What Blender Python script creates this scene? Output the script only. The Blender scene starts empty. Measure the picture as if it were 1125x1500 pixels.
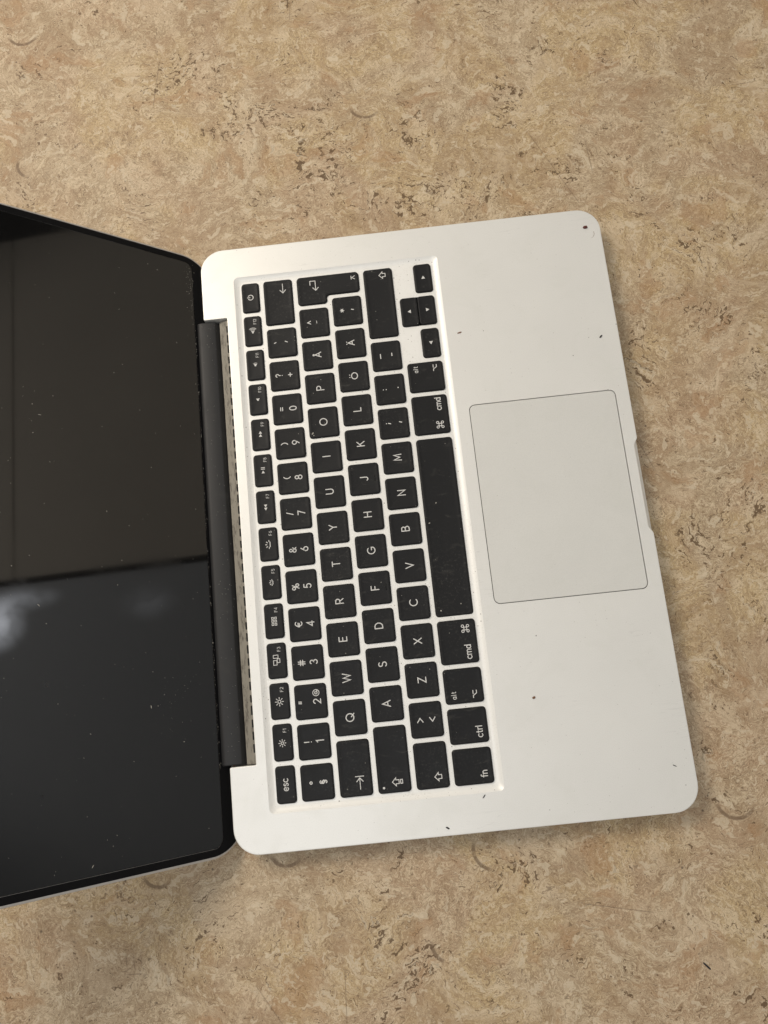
import bpy, bmesh, math, random
from mathutils import Matrix, Vector

S = 0.001                      # every length below is in millimetres
sc = bpy.context.scene
COL = sc.collection

# ------------------------------------------------------------------ camera
cam_d = bpy.data.cameras.new('camera')
cam = bpy.data.objects.new('camera', cam_d)
COL.objects.link(cam)
sc.camera = cam
cam_d.sensor_fit = 'VERTICAL'
cam_d.sensor_height = 36.0
cam_d.lens = 1200.0 / 1500.0 * 36.0
cam_d.clip_start = 0.01
cam_d.clip_end = 50.0
CP = (34.02585719 * S, -90.33451946 * S, 411.08833121 * S)
CR = ((0.9940989, 0.1071644, 0.0168266),
      (-0.1010606, 0.9712924, -0.2153550),
      (-0.0394219, 0.2123837, 0.9763908))
cam.matrix_world = Matrix(((CR[0][0], CR[0][1], CR[0][2], CP[0]),
                           (CR[1][0], CR[1][1], CR[1][2], CP[1]),
                           (CR[2][0], CR[2][1], CR[2][2], CP[2]),
                           (0, 0, 0, 1)))

# ------------------------------------------------------------------ world and lamps
world = bpy.data.worlds.new('World')
sc.world = world
world.use_nodes = True
bg = world.node_tree.nodes['Background']
bg.inputs[0].default_value = (1.0, 0.965, 0.905, 1)
bg.inputs[1].default_value = 0.43


def area(name, loc, target, size, size_y, energy, color):
    d = bpy.data.lights.new(name, 'AREA')
    d.shape = 'RECTANGLE'
    d.size, d.size_y, d.energy, d.color = size, size_y, energy, color
    o = bpy.data.objects.new(name, d)
    COL.objects.link(o)
    o.location = loc
    o.rotation_euler = (Vector(target) - Vector(loc)).to_track_quat('-Z', 'Y').to_euler()
    return o


area('ceiling_lamp_warm', (-0.66, 0.62, 1.05), (-0.02, 0.12, 0), 0.6, 0.45, 11.0, (1.0, 0.90, 0.77))
area('ceiling_lamp_cool', (-0.40, -0.46, 2.05), (-0.05, -0.12, 0), 0.5, 0.4, 5.5, (0.93, 0.96, 1.0))
sd = bpy.data.lights.new('wall_fill_spot', 'SPOT')  # added spot, brightens the unseen walls that the screen mirrors
sd.energy, sd.color, sd.spot_size, sd.spot_blend, sd.shadow_soft_size = 100, (1.0, 0.93, 0.84), math.radians(62), .5, .08
so = bpy.data.objects.new('wall_fill_spot', sd)
COL.objects.link(so)
so.location = (0.15, 0.35, 1.75)
so.rotation_euler = (Vector((1.2, 0.35, 0.8)) - so.location).to_track_quat('-Z', 'Y').to_euler()

sc.view_settings.view_transform = 'Standard'
sc.view_settings.look = 'None'
sc.view_settings.exposure = 0.0
sc.view_settings.gamma = 1.0
sc.view_settings.use_curve_mapping = False
sc.render.engine = 'CYCLES'
sc.cycles.max_bounces = 5
sc.cycles.diffuse_bounces = 2
sc.cycles.glossy_bounces = 3

TZ = -12.8                     # table height; the deck of the laptop is z = 0


# ------------------------------------------------------------------ material helpers
class NT:
    def __init__(self, name):
        self.m = bpy.data.materials.new(name)
        self.m.use_nodes = True
        self.t = self.m.node_tree
        self.b = self.t.nodes['Principled BSDF']

    def n(self, typ, **kw):
        nd = self.t.nodes.new(typ)
        for k, v in kw.items():
            setattr(nd, k, v)
        return nd

    def put(self, sock, v):
        if v is None:
            return
        if isinstance(v, (int, float, tuple, list)):
            if isinstance(v, (tuple, list)) and len(v) == 3 and sock.type == 'RGBA':
                v = (*v, 1)
            sock.default_value = v
        else:
            self.t.links.new(v, sock)

    def math(self, op, a, b=None, c=None, clamp=False):
        nd = self.n('ShaderNodeMath', operation=op, use_clamp=clamp)
        for i, v in enumerate((a, b, c)):
            self.put(nd.inputs[i], v)
        return nd.outputs[0]

    def vmath(self, op, a, b=None, scale=None):
        nd = self.n('ShaderNodeVectorMath', operation=op)
        self.put(nd.inputs[0], a)
        self.put(nd.inputs[1], b)
        if scale is not None:
            self.put(nd.inputs['Scale'], scale)
        return nd.outputs['Value'] if op in ('LENGTH', 'DISTANCE', 'DOT_PRODUCT') else nd.outputs[0]

    def pos(self, off=(0, 0, 0)):
        g = self.n('ShaderNodeNewGeometry')
        p = self.vmath('SCALE', g.outputs['Position'], scale=1000.0)
        return self.vmath('ADD', p, off) if any(off) else p

    def noise(self, vec, scale, detail=3.0, rough=0.5, dist=0.0, color=False, off=None):
        nd = self.n('ShaderNodeTexNoise')
        if off:
            vec = self.vmath('ADD', vec, off)
        self.put(nd.inputs['Vector'], vec)
        nd.inputs['Scale'].default_value = scale
        nd.inputs['Detail'].default_value = detail
        nd.inputs['Roughness'].default_value = rough
        nd.inputs['Distortion'].default_value = dist
        return nd.outputs['Color' if color else 'Fac']

    def noise2(self, *a, **k):
        r = self.noise(*a, **k)
        r.node.noise_dimensions = '2D'
        return r

    def voro(self, vec, scale, rnd=1.0):
        nd = self.n('ShaderNodeTexVoronoi')
        self.put(nd.inputs['Vector'], vec)
        nd.inputs['Scale'].default_value = scale
        nd.inputs['Randomness'].default_value = rnd
        return nd.outputs['Distance'], nd.outputs['Color']

    def step(self, v, a, b, lo=0.0, hi=1.0):
        nd = self.n('ShaderNodeMapRange', interpolation_type='SMOOTHSTEP')
        for i, q in enumerate((v, a, b, lo, hi)):
            self.put(nd.inputs[i], q)
        return nd.outputs[0]

    def mix(self, f, a, b, mode='MIX'):
        nd = self.n('ShaderNodeMix', data_type='RGBA', blend_type=mode)
        self.put(nd.inputs[0], f)
        self.put(nd.inputs[6], a)
        self.put(nd.inputs[7], b)
        return nd.outputs[2]

    def xyz(self, v):
        nd = self.n('ShaderNodeSeparateXYZ')
        self.put(nd.inputs[0], v)
        return nd.outputs

    def bump(self, h, strength, dist, normal=None):
        nd = self.n('ShaderNodeBump')
        nd.inputs['Strength'].default_value = strength
        nd.inputs['Distance'].default_value = dist
        self.put(nd.inputs['Height'], h)
        self.put(nd.inputs['Normal'], normal)
        return nd.outputs[0]

    def out(self, color=None, rough=None, metal=None, spec=None, normal=None, **kw):
        b = self.b
        self.put(b.inputs['Base Color'], color)
        self.put(b.inputs['Roughness'], rough)
        self.put(b.inputs['Metallic'], metal)
        self.put(b.inputs['Specular IOR Level'], spec)
        self.put(b.inputs['Normal'], normal)
        for k, v in kw.items():
            self.put(b.inputs[k], v)
        return self.m

    def dots(self, p, scale, radius, share, off=(0, 0, 0)):
        """sparse round specks: radius in cell units, share = fraction of cells that carry one"""
        d, c = self.voro(self.vmath('ADD', p, off), scale)
        x = self.xyz(c)
        keep = self.math('LESS_THAN', x[0], share)
        r = self.math('MULTIPLY', x[1], radius)
        return self.math('MULTIPLY', keep, self.step(d, self.math('MULTIPLY', r, 0.6), self.math('ADD', r, 0.02), 1.0, 0.0))


# ------------------------------------------------------------------ materials
def mat_table():
    m = NT('marbled_linoleum')
    p = m.pos()
    flat = m.vmath('MULTIPLY', p, (1, 1, 0))
    w1 = m.vmath('SUBTRACT', m.noise2(flat, 0.020, 1, .5, 0, True), (.5, .5, .5))
    w2 = m.vmath('SUBTRACT', m.noise2(flat, 0.12, 2, .6, 0, True, (31, 7, 0)), (.5, .5, .5))
    w3 = m.vmath('SUBTRACT', m.noise2(flat, 0.50, 1, .6, 0, True, (91, 47, 0)), (.5, .5, .5))
    q = m.vmath('ADD', m.vmath('ADD', flat, m.vmath('SCALE', w1, scale=40.0)), m.vmath('SCALE', w2, scale=11.0))
    q = m.vmath('ADD', q, m.vmath('SCALE', w3, scale=3.2))
    qs = m.vmath('MULTIPLY', q, (1.0, 1.3, 0))
    big = m.noise2(flat, 0.010, 3, .55, .6, False, (400, 120, 0))
    big2 = m.noise2(flat, 0.013, 3, .55, .8, False, (-300, 720, 0))
    mid = m.noise2(qs, 0.085, 4, .70, 0, False, (12, 0, 0))
    fine = m.noise2(qs, 0.60, 3, .68, 0, False, (0, 55, 0))
    grain = m.noise2(qs, 1.7, 2, .65, 0, False, (5, 5, 0))
    tan = (0.480, 0.350, 0.187)
    pink = (0.440, 0.312, 0.198)
    olive = (0.425, 0.322, 0.208)
    c = m.mix(m.step(big, .42, .58), tan, pink)
    c = m.mix(m.step(big2, .47, .62), c, olive)
    c = m.mix(m.math('MULTIPLY', m.step(mid, .525, .60), .60), c, (0.64, 0.525, 0.37))           # cream
    c = m.mix(m.math('MULTIPLY', m.step(mid, .465, .38), .50), c, (0.30, 0.20, 0.112))          # brown
    c = m.mix(m.math('MULTIPLY', m.step(fine, .545, .60), .62), c, (0.66, 0.54, 0.37))
    c = m.mix(m.math('MULTIPLY', m.step(fine, .445, .385), .62), c, (0.26, 0.172, 0.092))
    c = m.mix(m.math('MULTIPLY', m.step(grain, .56, .66), .42), c, (0.66, 0.55, 0.39))
    c = m.mix(m.math('MULTIPLY', m.step(grain, .42, .32), .55), c, (0.18, 0.115, 0.062))
    # broad cloudy patches: browner, paler and greyer areas of the sheet
    cl1 = m.noise2(flat, 0.019, 4, .62, .7, False, (150, -80, 0))
    cl2 = m.noise2(flat, 0.032, 4, .62, .7, False, (-90, 260, 0))
    c = m.mix(m.math('MULTIPLY', m.step(cl1, .48, .64), .34), c, (0.305, 0.200, 0.112))
    c = m.mix(m.math('MULTIPLY', m.step(cl2, .52, .68), .34), c, (0.62, 0.50, 0.355))
    c = m.mix(m.math('MULTIPLY', m.step(cl2, .47, .34), .26), c, (0.36, 0.235, 0.140))
    # rusty islands
    rust = m.step(m.noise2(qs, 0.035, 3, .55, 0, False, (-350, 10, 0)), .60, .68)
    c = m.mix(m.math('MULTIPLY', rust, .35), c, (0.36, 0.195, 0.085))
    # curly hair-thin veins: the level lines of a warped noise
    lv = m.noise2(qs, 0.30, 2, .6, 0, False, (77, 3, 0))
    veil = m.step(m.noise2(flat, 0.05, 2, .6, .3, False, (210, 60, 0)), .40, .60)
    iso = m.math('ABSOLUTE', m.math('SUBTRACT', lv, .5))
    c = m.mix(m.math('MULTIPLY', m.step(iso, .016, .003), m.math('MULTIPLY', veil, .60)), c, (0.125, 0.075, 0.038))
    iso2 = m.math('ABSOLUTE', m.math('SUBTRACT', lv, .57))
    c = m.mix(m.math('MULTIPLY', m.step(iso2, .020, .004), m.math('MULTIPLY', veil, .6)), c, (0.64, 0.53, 0.37))
    # clusters of dark brown flakes, and single ones everywhere
    clus = m.step(m.noise2(flat, 0.024, 3, .6, .5, False, (55, 910, 0)), .53, .74)
    xx = m.xyz(p)
    spots = None
    for cx, cy, rx, ry in ((-12, 254, 30, 7), (19, 218, 9, 24), (64, 236, 14, 16), (123, 240, 12, 18), (72, 186, 45, 14), (-60, 292, 20, 12),
                           (176, 66, 8, 26), (185, -30, 12, 14)):
        ex = m.math('DIVIDE', m.math('SUBTRACT', xx[0], cx), rx)
        ey = m.math('DIVIDE', m.math('SUBTRACT', xx[1], cy), ry)
        rr = m.math('ADD', m.math('MULTIPLY', ex, ex), m.math('MULTIPLY', ey, ey))
        spots = m.step(rr, 2.0, 0) if spots is None else m.math('MAXIMUM', spots, m.step(rr, 2.0, 0))
    clus = m.math('MAXIMUM', clus, m.math('MULTIPLY', spots, m.step(m.noise2(flat, .075, 2, .6, .5, False, (19, 3, 0)), .30, .55)))
    fn_ = m.noise2(qs, 0.28, 3, .6, 0, False, (600, 10, 0))
    fl = m.step(fn_, m.math('SUBTRACT', .70, m.math('MULTIPLY', clus, .165)), m.math('SUBTRACT', .725, m.math('MULTIPLY', clus, .160)))
    c = m.mix(m.math('MULTIPLY', fl, .88), c, (0.115, 0.068, 0.032))
    edge = m.math('MULTIPLY', clus, m.step(m.math('ABSOLUTE', m.math('SUBTRACT', fn_, .50)), .022, .006))
    c = m.mix(m.math('MULTIPLY', edge, .6), c, (0.66, 0.56, 0.40))
    ds = m.step(m.noise2(m.vmath('MULTIPLY', q, (.55, 1.3, 0)), 0.62, 2, .6, 0, False, (300, 33, 0)), .655, .70)
    c = m.mix(m.math('MULTIPLY', ds, .6), c, (0.13, 0.080, 0.042))
    # pale flakes
    fl3 = m.step(m.noise2(qs, 0.13, 3, .65, 0, False, (-50, 310, 0)), .61, .65)
    c = m.mix(m.math('MULTIPLY', fl3, .6), c, (0.62, 0.525, 0.385))
    sp = m.dots(flat, 0.20, .15, .20)
    c = m.mix(m.math('MULTIPLY', sp, .7), c, (0.07, 0.045, 0.03))
    # half-moon dents and scratches worn into the sheet
    x = m.xyz(p)
    dent = None
    arcs = [(-165, 331, 9.5, -168, -20), (40.7, 252, 9.5, -172, -35), (-160, 237, 9, -205, -110),
            (181.8, -156.4, 9.6, -178, -22), (62.2, -168.6, 9.4, -210, -92), (37, -208, 9, -190, -110),
            (-37.6, -158.5, 8.6, -165, -38), (-100.8, -162.6, 8.2, -165, -48)]
    for cx, cy, r, a0, a1 in arcs:
        dx = m.math('SUBTRACT', x[0], cx)
        dy = m.math('SUBTRACT', x[1], cy)
        d = m.math('SQRT', m.math('ADD', m.math('MULTIPLY', dx, dx), m.math('MULTIPLY', dy, dy)))
        ring = m.math('ABSOLUTE', m.math('SUBTRACT', d, r))
        mid_a = math.radians((a0 + a1) / 2)
        half = math.radians((a1 - a0) / 2)
        dot = m.math('DIVIDE', m.math('ADD', m.math('MULTIPLY', dx, math.cos(mid_a)), m.math('MULTIPLY', dy, math.sin(mid_a))), d)
        arc_mask = m.step(dot, math.cos(half), math.cos(half * .55))
        v = m.math('MULTIPLY', m.step(ring, 1.25, .45), arc_mask)
        dent = v if dent is None else m.math('MAXIMUM', dent, v)
    scr = None
    lines = [(132.4, 221.9, 156.7, 169), (165.3, 212.5, 166.6, 187.6), (-80.8, 299.3, -86.4, 265.4), (1.8, 331, .2, 315),
             (163, 33, 172.2, 8.6), (100.7, -196.7, 135.5, -204.1), (-14, -213.5, -15.3, -240), (-57.4, -217.6, -44.1, -238),
             (-123, -178, -122, -186), (-120.5, -178, -119.5, -187), (-118, -178.5, -117, -186.5),
             (-118.5, -198, -118, -207), (-115, -198, -114.2, -208), (-111.5, -198.5, -110.7, -207), (-120, -208.2, -108, -208.6)]
    for x0, y0, x1, y1 in lines:
        L = math.hypot(x1 - x0, y1 - y0)
        ux, uy = (x1 - x0) / L, (y1 - y0) / L
        dx = m.math('SUBTRACT', x[0], x0)
        dy = m.math('SUBTRACT', x[1], y0)
        t = m.math('ADD', m.math('MULTIPLY', dx, ux), m.math('MULTIPLY', dy, uy))
        s = m.math('ABSOLUTE', m.math('SUBTRACT', m.math('MULTIPLY', dx, uy), m.math('MULTIPLY', dy, ux)))
        v = m.math('MULTIPLY', m.step(s, .42, .12), m.math('MULTIPLY', m.step(t, 0, 4), m.step(t, L, L - 4)))
        scr = v if scr is None else m.math('MAXIMUM', scr, v)
    wear = m.step(m.noise2(flat, .35, 2, .5, 0, False, (3, 9, 0)), .25, .50, .55, 1.0)
    c = m.mix(m.math('MULTIPLY', m.math('MULTIPLY', dent, wear), .75), c, (0.15, 0.095, 0.055))
    c = m.mix(m.math('MULTIPLY', m.math('MULTIPLY', scr, wear), .45), c, (0.12, 0.075, 0.045))
    h = m.noise2(flat, .9, 1, .6)
    nrm = m.bump(h, .12, .0006)
    rough = m.math('ADD', .44, m.math('MULTIPLY', fine, .22))
    return m.out(c, rough, 0, .35, nrm)


def mat_alu(name, base, rough, metal, dirt):
    """bead-blasted metal: fine sparkle, hand grease, a few hair scratches and specks"""
    m = NT(name)
    p = m.pos()
    n1 = m.noise(p, 0.03, 3, .5)
    n2 = m.noise(p, 2.4, 2, .7)
    c = m.mix(n1, tuple(v * .955 for v in base), tuple(min(1, v * 1.03) for v in base))
    c = m.mix(m.math('MULTIPLY', m.step(n2, .40, .68), .17), c, tuple(v * .70 for v in base))
    grease = m.step(m.noise(p, 0.045, 4, .65, .6, False, (40, 8, 3)), .48, .72)
    c = m.mix(m.math('MULTIPLY', grease, .09), c, tuple(v * q for v, q in zip(base, (.70, .72, .66))))
    c = m.mix(m.math('MULTIPLY', m.dots(p, .20, .07, .16 * dirt), .75), c, (0.08, 0.06, 0.05))
    c = m.mix(m.math('MULTIPLY', m.dots(p, .75, .20, .12 * dirt, (9, 4, 2)), .35), c, (0.20, 0.17, 0.14))
    ln = m.noise(m.vmath('MULTIPLY', p, (.055, 1.0, 1)), .55, 1, .5, .3, False, (5, 60, 0))
    sc_ = m.math('MULTIPLY', m.step(m.math('ABSOLUTE', m.math('SUBTRACT', ln, .5)), .010, .002), m.step(m.noise(p, .035, 2, .5, 0, False, (1, 1, 9)), .56, .66))
    c = m.mix(m.math('MULTIPLY', sc_, .16 * dirt), c, tuple(v * .5 for v in base))
    r = m.math('ADD', m.math('ADD', rough - .06, m.math('MULTIPLY', n2, .12)), m.math('MULTIPLY', grease, .03))
    nrm = m.bump(n2, .28, .00012)
    return m.out(c, r, metal, .5, nrm)


def mat_well():
    """keyboard recess: same metal, grimy with fine grey dust around the keys"""
    m = NT('well_aluminium')
    p = m.pos()
    n2 = m.noise(p, 3.2, 2, .6)
    base = (0.885, 0.88, 0.85)
    dust = m.step(m.noise(p, 1.3, 4, .72), .54, .78)
    zone = m.step(m.noise(p, 0.035, 3, .6, .4, False, (8, 2, 1)), .38, .68)
    c = m.mix(m.math('MULTIPLY', m.math('MULTIPLY', dust, zone), .70), base, (0.36, 0.335, 0.29))
    c = m.mix(m.math('MULTIPLY', m.dots(p, .55, .22, .32), .70), c, (0.16, 0.14, 0.115))
    c = m.mix(m.math('MULTIPLY', m.dots(p, 1.2, .28, .22, (3, 1, 7)), .35), c, (0.22, 0.20, 0.17))
    gr = m.dots(p, .10, .16, .10, (17, 3, 2))
    c = m.mix(m.math('MULTIPLY', gr, .45), c, (0.35, 0.30, 0.20))
    nrm = m.bump(n2, .12, .00012)
    return m.out(c, m.math('ADD', .36, m.math('MULTIPLY', n2, .12)), .15, .5, nrm)


def mat_key():
    m = NT('key_plastic')
    p = m.pos()
    zone = m.step(m.noise(p, 0.022, 3, .6, .5, False, (70, 20, 0)), .42, .66)
    haze = m.step(m.noise(p, 0.9, 4, .75), .52, .80)
    smear = m.step(m.noise(m.vmath('MULTIPLY', p, (.55, 1.6, 1)), 0.16, 4, .65, .8, False, (9, 50, 0)), .58, .76)
    c = m.mix(m.math('MULTIPLY', m.math('MULTIPLY', haze, zone), .7), (0.0095, 0.0097, 0.0106), (0.085, 0.084, 0.078))
    c = m.mix(m.math('MULTIPLY', smear, .26), c, (0.10, 0.095, 0.085))
    c = m.mix(m.math('MULTIPLY', m.dots(p, .42, .13, .20, (2, 7, 1)), .7), c, (0.30, 0.29, 0.26))
    n2 = m.noise(p, 5.0, 2, .6)
    nrm = m.bump(n2, .15, .00008)
    r = m.math('ADD', .38, m.math('MULTIPLY', m.noise(p, .12, 3, .6), .22))
    return m.out(c, r, 0, .24, nrm)


def mat_glass():
    m = NT('black_screen_glass')
    p = m.pos()
    smudge = m.step(m.noise(p, 0.028, 5, .65, .8), .45, .70)
    spots = m.dots(p, .045, .07, .5, (3, 3, 3))
    fine = m.noise(p, 2.2, 3, .7)
    r = m.math('ADD', .034, m.math('MULTIPLY', smudge, .035))
    r = m.math('ADD', r, m.math('MULTIPLY', spots, .25))
    c = m.mix(m.math('MULTIPLY', smudge, m.math('MULTIPLY', fine, .5)), (0.0065, 0.0064, 0.0064), (0.013, 0.0128, 0.012))
    c = m.mix(m.math('MULTIPLY', m.dots(p, .35, .12, .09), .6), c, (0.22, 0.21, 0.19))
    return m.out(c, r, 0, .5, None, IOR=1.5)


def plain(name, color, rough=.5, metal=0.0, spec=.5, var=0.12, scale=.4, bump=0.0):
    m = NT(name)
    p = m.pos()
    n = m.noise(p, scale, 4, .65)
    c = m.mix(n, tuple(max(0, v * (1 - var)) for v in color), tuple(min(1, v * (1 + var)) for v in color))
    nrm = m.bump(n, bump, .0003) if bump else None
    return m.out(c, m.math('ADD', rough - .05, m.math('MULTIPLY', n, .1)), metal, spec, nrm)


def mat_bar():
    m = NT('hinge_plastic')
    p = m.pos()
    c = m.mix(m.math('MULTIPLY', m.dots(p, .28, .13, .13), .55), (0.019, 0.019, 0.020), (0.22, 0.21, 0.20))
    sm = m.step(m.noise(p, .09, 4, .7), .5, .75)
    c = m.mix(m.math('MULTIPLY', sm, .18), c, (0.075, 0.072, 0.068))
    return m.out(c, m.math('ADD', .50, m.math('MULTIPLY', sm, .12)), 0, .35)


def mat_vent():
    m = NT('dirty_vent')
    p = m.pos()
    st = m.vmath('MULTIPLY', p, (1.4, .35, 1))
    g = m.step(m.noise(st, .5, 4, .7), .46, .66)
    c = m.mix(m.math('MULTIPLY', g, .65), (0.27, 0.25, 0.21), (0.06, 0.05, 0.04))
    c = m.mix(m.math('MULTIPLY', m.dots(p, .8, .25, .25), .7), c, (0.03, 0.025, 0.02))
    return m.out(c, .6, .2, .4)


M = dict(
    table=mat_table(),
    deck=mat_alu('deck_aluminium', (0.83, 0.824, 0.792), .44, .36, 1.0),
    pad=mat_alu('trackpad_glass', (0.735, 0.732, 0.70), .42, .22, .5),
    shell=mat_alu('lid_aluminium', (0.58, 0.555, 0.53), .40, .55, .6),
    well=mat_well(), key=mat_key(), glass=mat_glass(), bar=mat_bar(), vent=mat_vent(),
    legend=plain('legend_print', (0.64, 0.635, 0.615), .5, var=.12, scale=1.5),
    gasket=plain('black_rubber', (0.0030, 0.0030, 0.0038), .62, spec=.15, var=.4),
    dark=plain('dark_cavity', (0.010, 0.010, 0.010), .7, spec=.2),
    bottom=plain('bottom_plate', (0.42, 0.41, 0.39), .45, .4),
    rubber=plain('foot_rubber', (0.02, 0.02, 0.02), .7),
    dust=plain('dust_fleck', (0.45, 0.43, 0.38), .8, spec=.1, var=.3, scale=2.0),
    crumb_black=plain('crumb_black', (0.018, 0.016, 0.018), .6, var=.4, scale=3, bump=.5),
    crumb_red=plain('crumb_red', (0.10, 0.018, 0.012), .5, var=.4, scale=3, bump=.6),
    crumb_brown=plain('crumb_brown', (0.20, 0.10, 0.055), .7, var=.3, scale=3, bump=.6),
)


# ------------------------------------------------------------------ mesh helpers
def mesh(name, verts, faces, mat, smooth=True, angle=40, flat=False):
    me = bpy.data.meshes.new(name)
    me.from_pydata([(v[0] * S, v[1] * S, v[2] * S) for v in verts], [], faces)
    bm = bmesh.new()
    bm.from_mesh(me)
    bmesh.ops.recalc_face_normals(bm, faces=bm.faces)
    lim = math.radians(angle)
    for e in bm.edges:
        if len(e.link_faces) == 2 and e.calc_face_angle(0) > lim:
            e.smooth = False
        elif flat and len(e.link_faces) == 2:          # keep level sheets truly level up to their rim
            up = [abs(f.normal.z) > .999999 for f in e.link_faces]
            if up[0] != up[1]:
                e.smooth = False
    for f in bm.faces:
        f.smooth = smooth
    bm.to_mesh(me)
    bm.free()
    me.materials.append(mat)
    return me


def link(name, me, parent=None, loc=(0, 0, 0)):
    o = bpy.data.objects.new(name, me)
    COL.objects.link(o)
    if parent:
        o.parent = parent
    o.location = [v * S for v in loc]
    return o


def tag(o, label=None, cat=None, group=None, kind=None):
    for k, v in (('label', label), ('category', cat), ('group', group), ('kind', kind)):
        if v:
            o[k] = v
    return o


def rrect(x0, x1, y0, y1, r, n=6):
    """counter-clockwise rounded rectangle"""
    pts = []
    for cx, cy, a in ((x1 - r, y0 + r, -90), (x1 - r, y1 - r, 0), (x0 + r, y1 - r, 90), (x0 + r, y0 + r, 180)):
        for i in range(n + 1):
            t = math.radians(a + 90 * i / n)
            pts.append((cx + r * math.cos(t), cy + r * math.sin(t)))
    return pts


def round_poly(poly, r, n=5):
    """round every corner of a CCW polygon (convex and concave)"""
    out = []
    N = len(poly)
    for i in range(N):
        p0, p1, p2 = Vector(poly[i - 1]), Vector(poly[i]), Vector(poly[(i + 1) % N])
        a, b = (p0 - p1).normalized(), (p2 - p1).normalized()
        for k in range(n + 1):
            t = k / n
            s, e = p1 + a * r, p1 + b * r
            q = (s * (1 - t) ** 2 + p1 * 2 * t * (1 - t) * .55 + (s + e) / 2 * 2 * t * (1 - t) * .45 + e * t * t)
            out.append((q.x, q.y))
    return out


def inset(pts, d):
    """move a CCW outline inwards by d"""
    N = len(pts)
    out = []
    for i in range(N):
        p0, p1, p2 = Vector(pts[i - 1]), Vector(pts[i]), Vector(pts[(i + 1) % N])
        e1, e2 = (p1 - p0), (p2 - p1)
        if e1.length < 1e-9:
            e1 = e2
        if e2.length < 1e-9:
            e2 = e1
        n1 = Vector((-e1.y, e1.x)).normalized()
        n2 = Vector((-e2.y, e2.x)).normalized()
        nn = n1 + n2
        if nn.length < 1e-6:
            nn = n1
        nn.normalize()
        k = max(.35, nn.dot(n1))
        out.append((p1.x + nn.x * d / k, p1.y + nn.y * d / k))
    return out


def loft(rings, cap0=True, cap1=True):
    """rings: list of (outline, z); returns verts, faces"""
    V, F = [], []
    N = len(rings[0][0])
    for pts, z in rings:
        V += [(p[0], p[1], z) for p in pts]
    for k in range(len(rings) - 1):
        for i in range(N):
            j = (i + 1) % N
            F.append((k * N + i, k * N + j, (k + 1) * N + j, (k + 1) * N + i))
    if cap0:
        F.append(tuple(reversed(range(N))))
    if cap1:
        F.append(tuple(range((len(rings) - 1) * N, len(rings) * N)))
    return V, F


def filled(outer, holes, z):
    """flat sheet with holes"""
    bm = bmesh.new()
    for loop in [outer] + holes:
        vs = [bm.verts.new((p[0], p[1], z)) for p in loop]
        for i in range(len(vs)):
            bm.edges.new((vs[i], vs[(i + 1) % len(vs)]))
    bmesh.ops.triangle_fill(bm, use_beauty=True, use_dissolve=False, edges=bm.edges[:], normal=(0, 0, 1))
    bm.verts.index_update()
    V = [tuple(v.co) for v in bm.verts]
    F = [tuple(v.index for v in f.verts) for f in bm.faces]
    bm.free()
    return V, F


def join(*parts):
    V, F = [], []
    for v, f in parts:
        o = len(V)
        V += v
        F += [tuple(i + o for i in g) for g in f]
    return V, F


# ------------------------------------------------------------------ tabletop
tb = bmesh.new()
N = 24
V = [(-900 + 1800 * i / N, -800 + 1600 * j / N, TZ) for i in range(N + 1) for j in range(N + 1)]
F = [(i * (N + 1) + j, (i + 1) * (N + 1) + j, (i + 1) * (N + 1) + j + 1, i * (N + 1) + j + 1) for i in range(N) for j in range(N)]
rim = [(-900, -800), (900, -800), (900, 800), (-900, 800)]
me = mesh('tabletop', *join((V, F), loft([(rim, TZ - 30), (rim, TZ)], True, False)), M['table'], smooth=False)
tb.free()
tag(link('tabletop', me), kind='structure')

# ------------------------------------------------------------------ laptop
LB = (50.0, 0.0, TZ)
lap = bpy.data.objects.new('laptop', None)
COL.objects.link(lap)
lap.location = [v * S for v in LB]
lap.empty_display_size = .05
tag(lap, 'worn silver laptop lying open with black keys and dark screen', 'laptop')


def part(name, verts, faces, mat, parent=None, loc=None, **kw):
    me = mesh(name, verts, faces, mat, **kw)
    if parent is None:
        return link(name, me, lap, [-v for v in LB])
    return link(name, me, parent, loc or (0, 0, 0))


BX0, BX1, BY = -60.3, 161.3, 158.7
CUTX, CUTY = -47.4, 117.7


def base_outline(notch):
    pts = []
    R, n = 12.5, 10

    def corner(cx, cy, a):
        for i in range(n + 1):
            t = math.radians(a + 90 * i / n)
            # a touch squarer than a circle, as on the milled body
            pts.append((cx + R * math.cos(t), cy + R * math.sin(t)))
    corner(BX1 - R, -BY + R, -90)
    for y in [-25.6, -25.2, -24.8, -24.3, -23.7, -23.0, -22.2, -21.2] + [-18 + 4 * i for i in range(10)] + [21.2, 22.2, 23.0, 23.7, 24.3, 24.8, 25.2, 25.6]:
        a = (25.6 - abs(y)) / 4.4
        t = min(1, max(0, a))
        t = t * t * (3 - 2 * t)
        pts.append((BX1 - notch * t, y))
    corner(BX1 - R, BY - R, 0)
    corner(BX0 + R, BY - R, 90)
    for q in ((BX0, CUTY + .5), (BX0 + .5, CUTY), (CUTX - .4, CUTY), (CUTX, CUTY - .4),
              (CUTX, -CUTY + .4), (CUTX - .4, -CUTY), (BX0 + .5, -CUTY), (BX0, -CUTY - .5)):
        pts.append(q)
    corner(BX0 + R, -BY + R, 180)
    return pts


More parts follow.
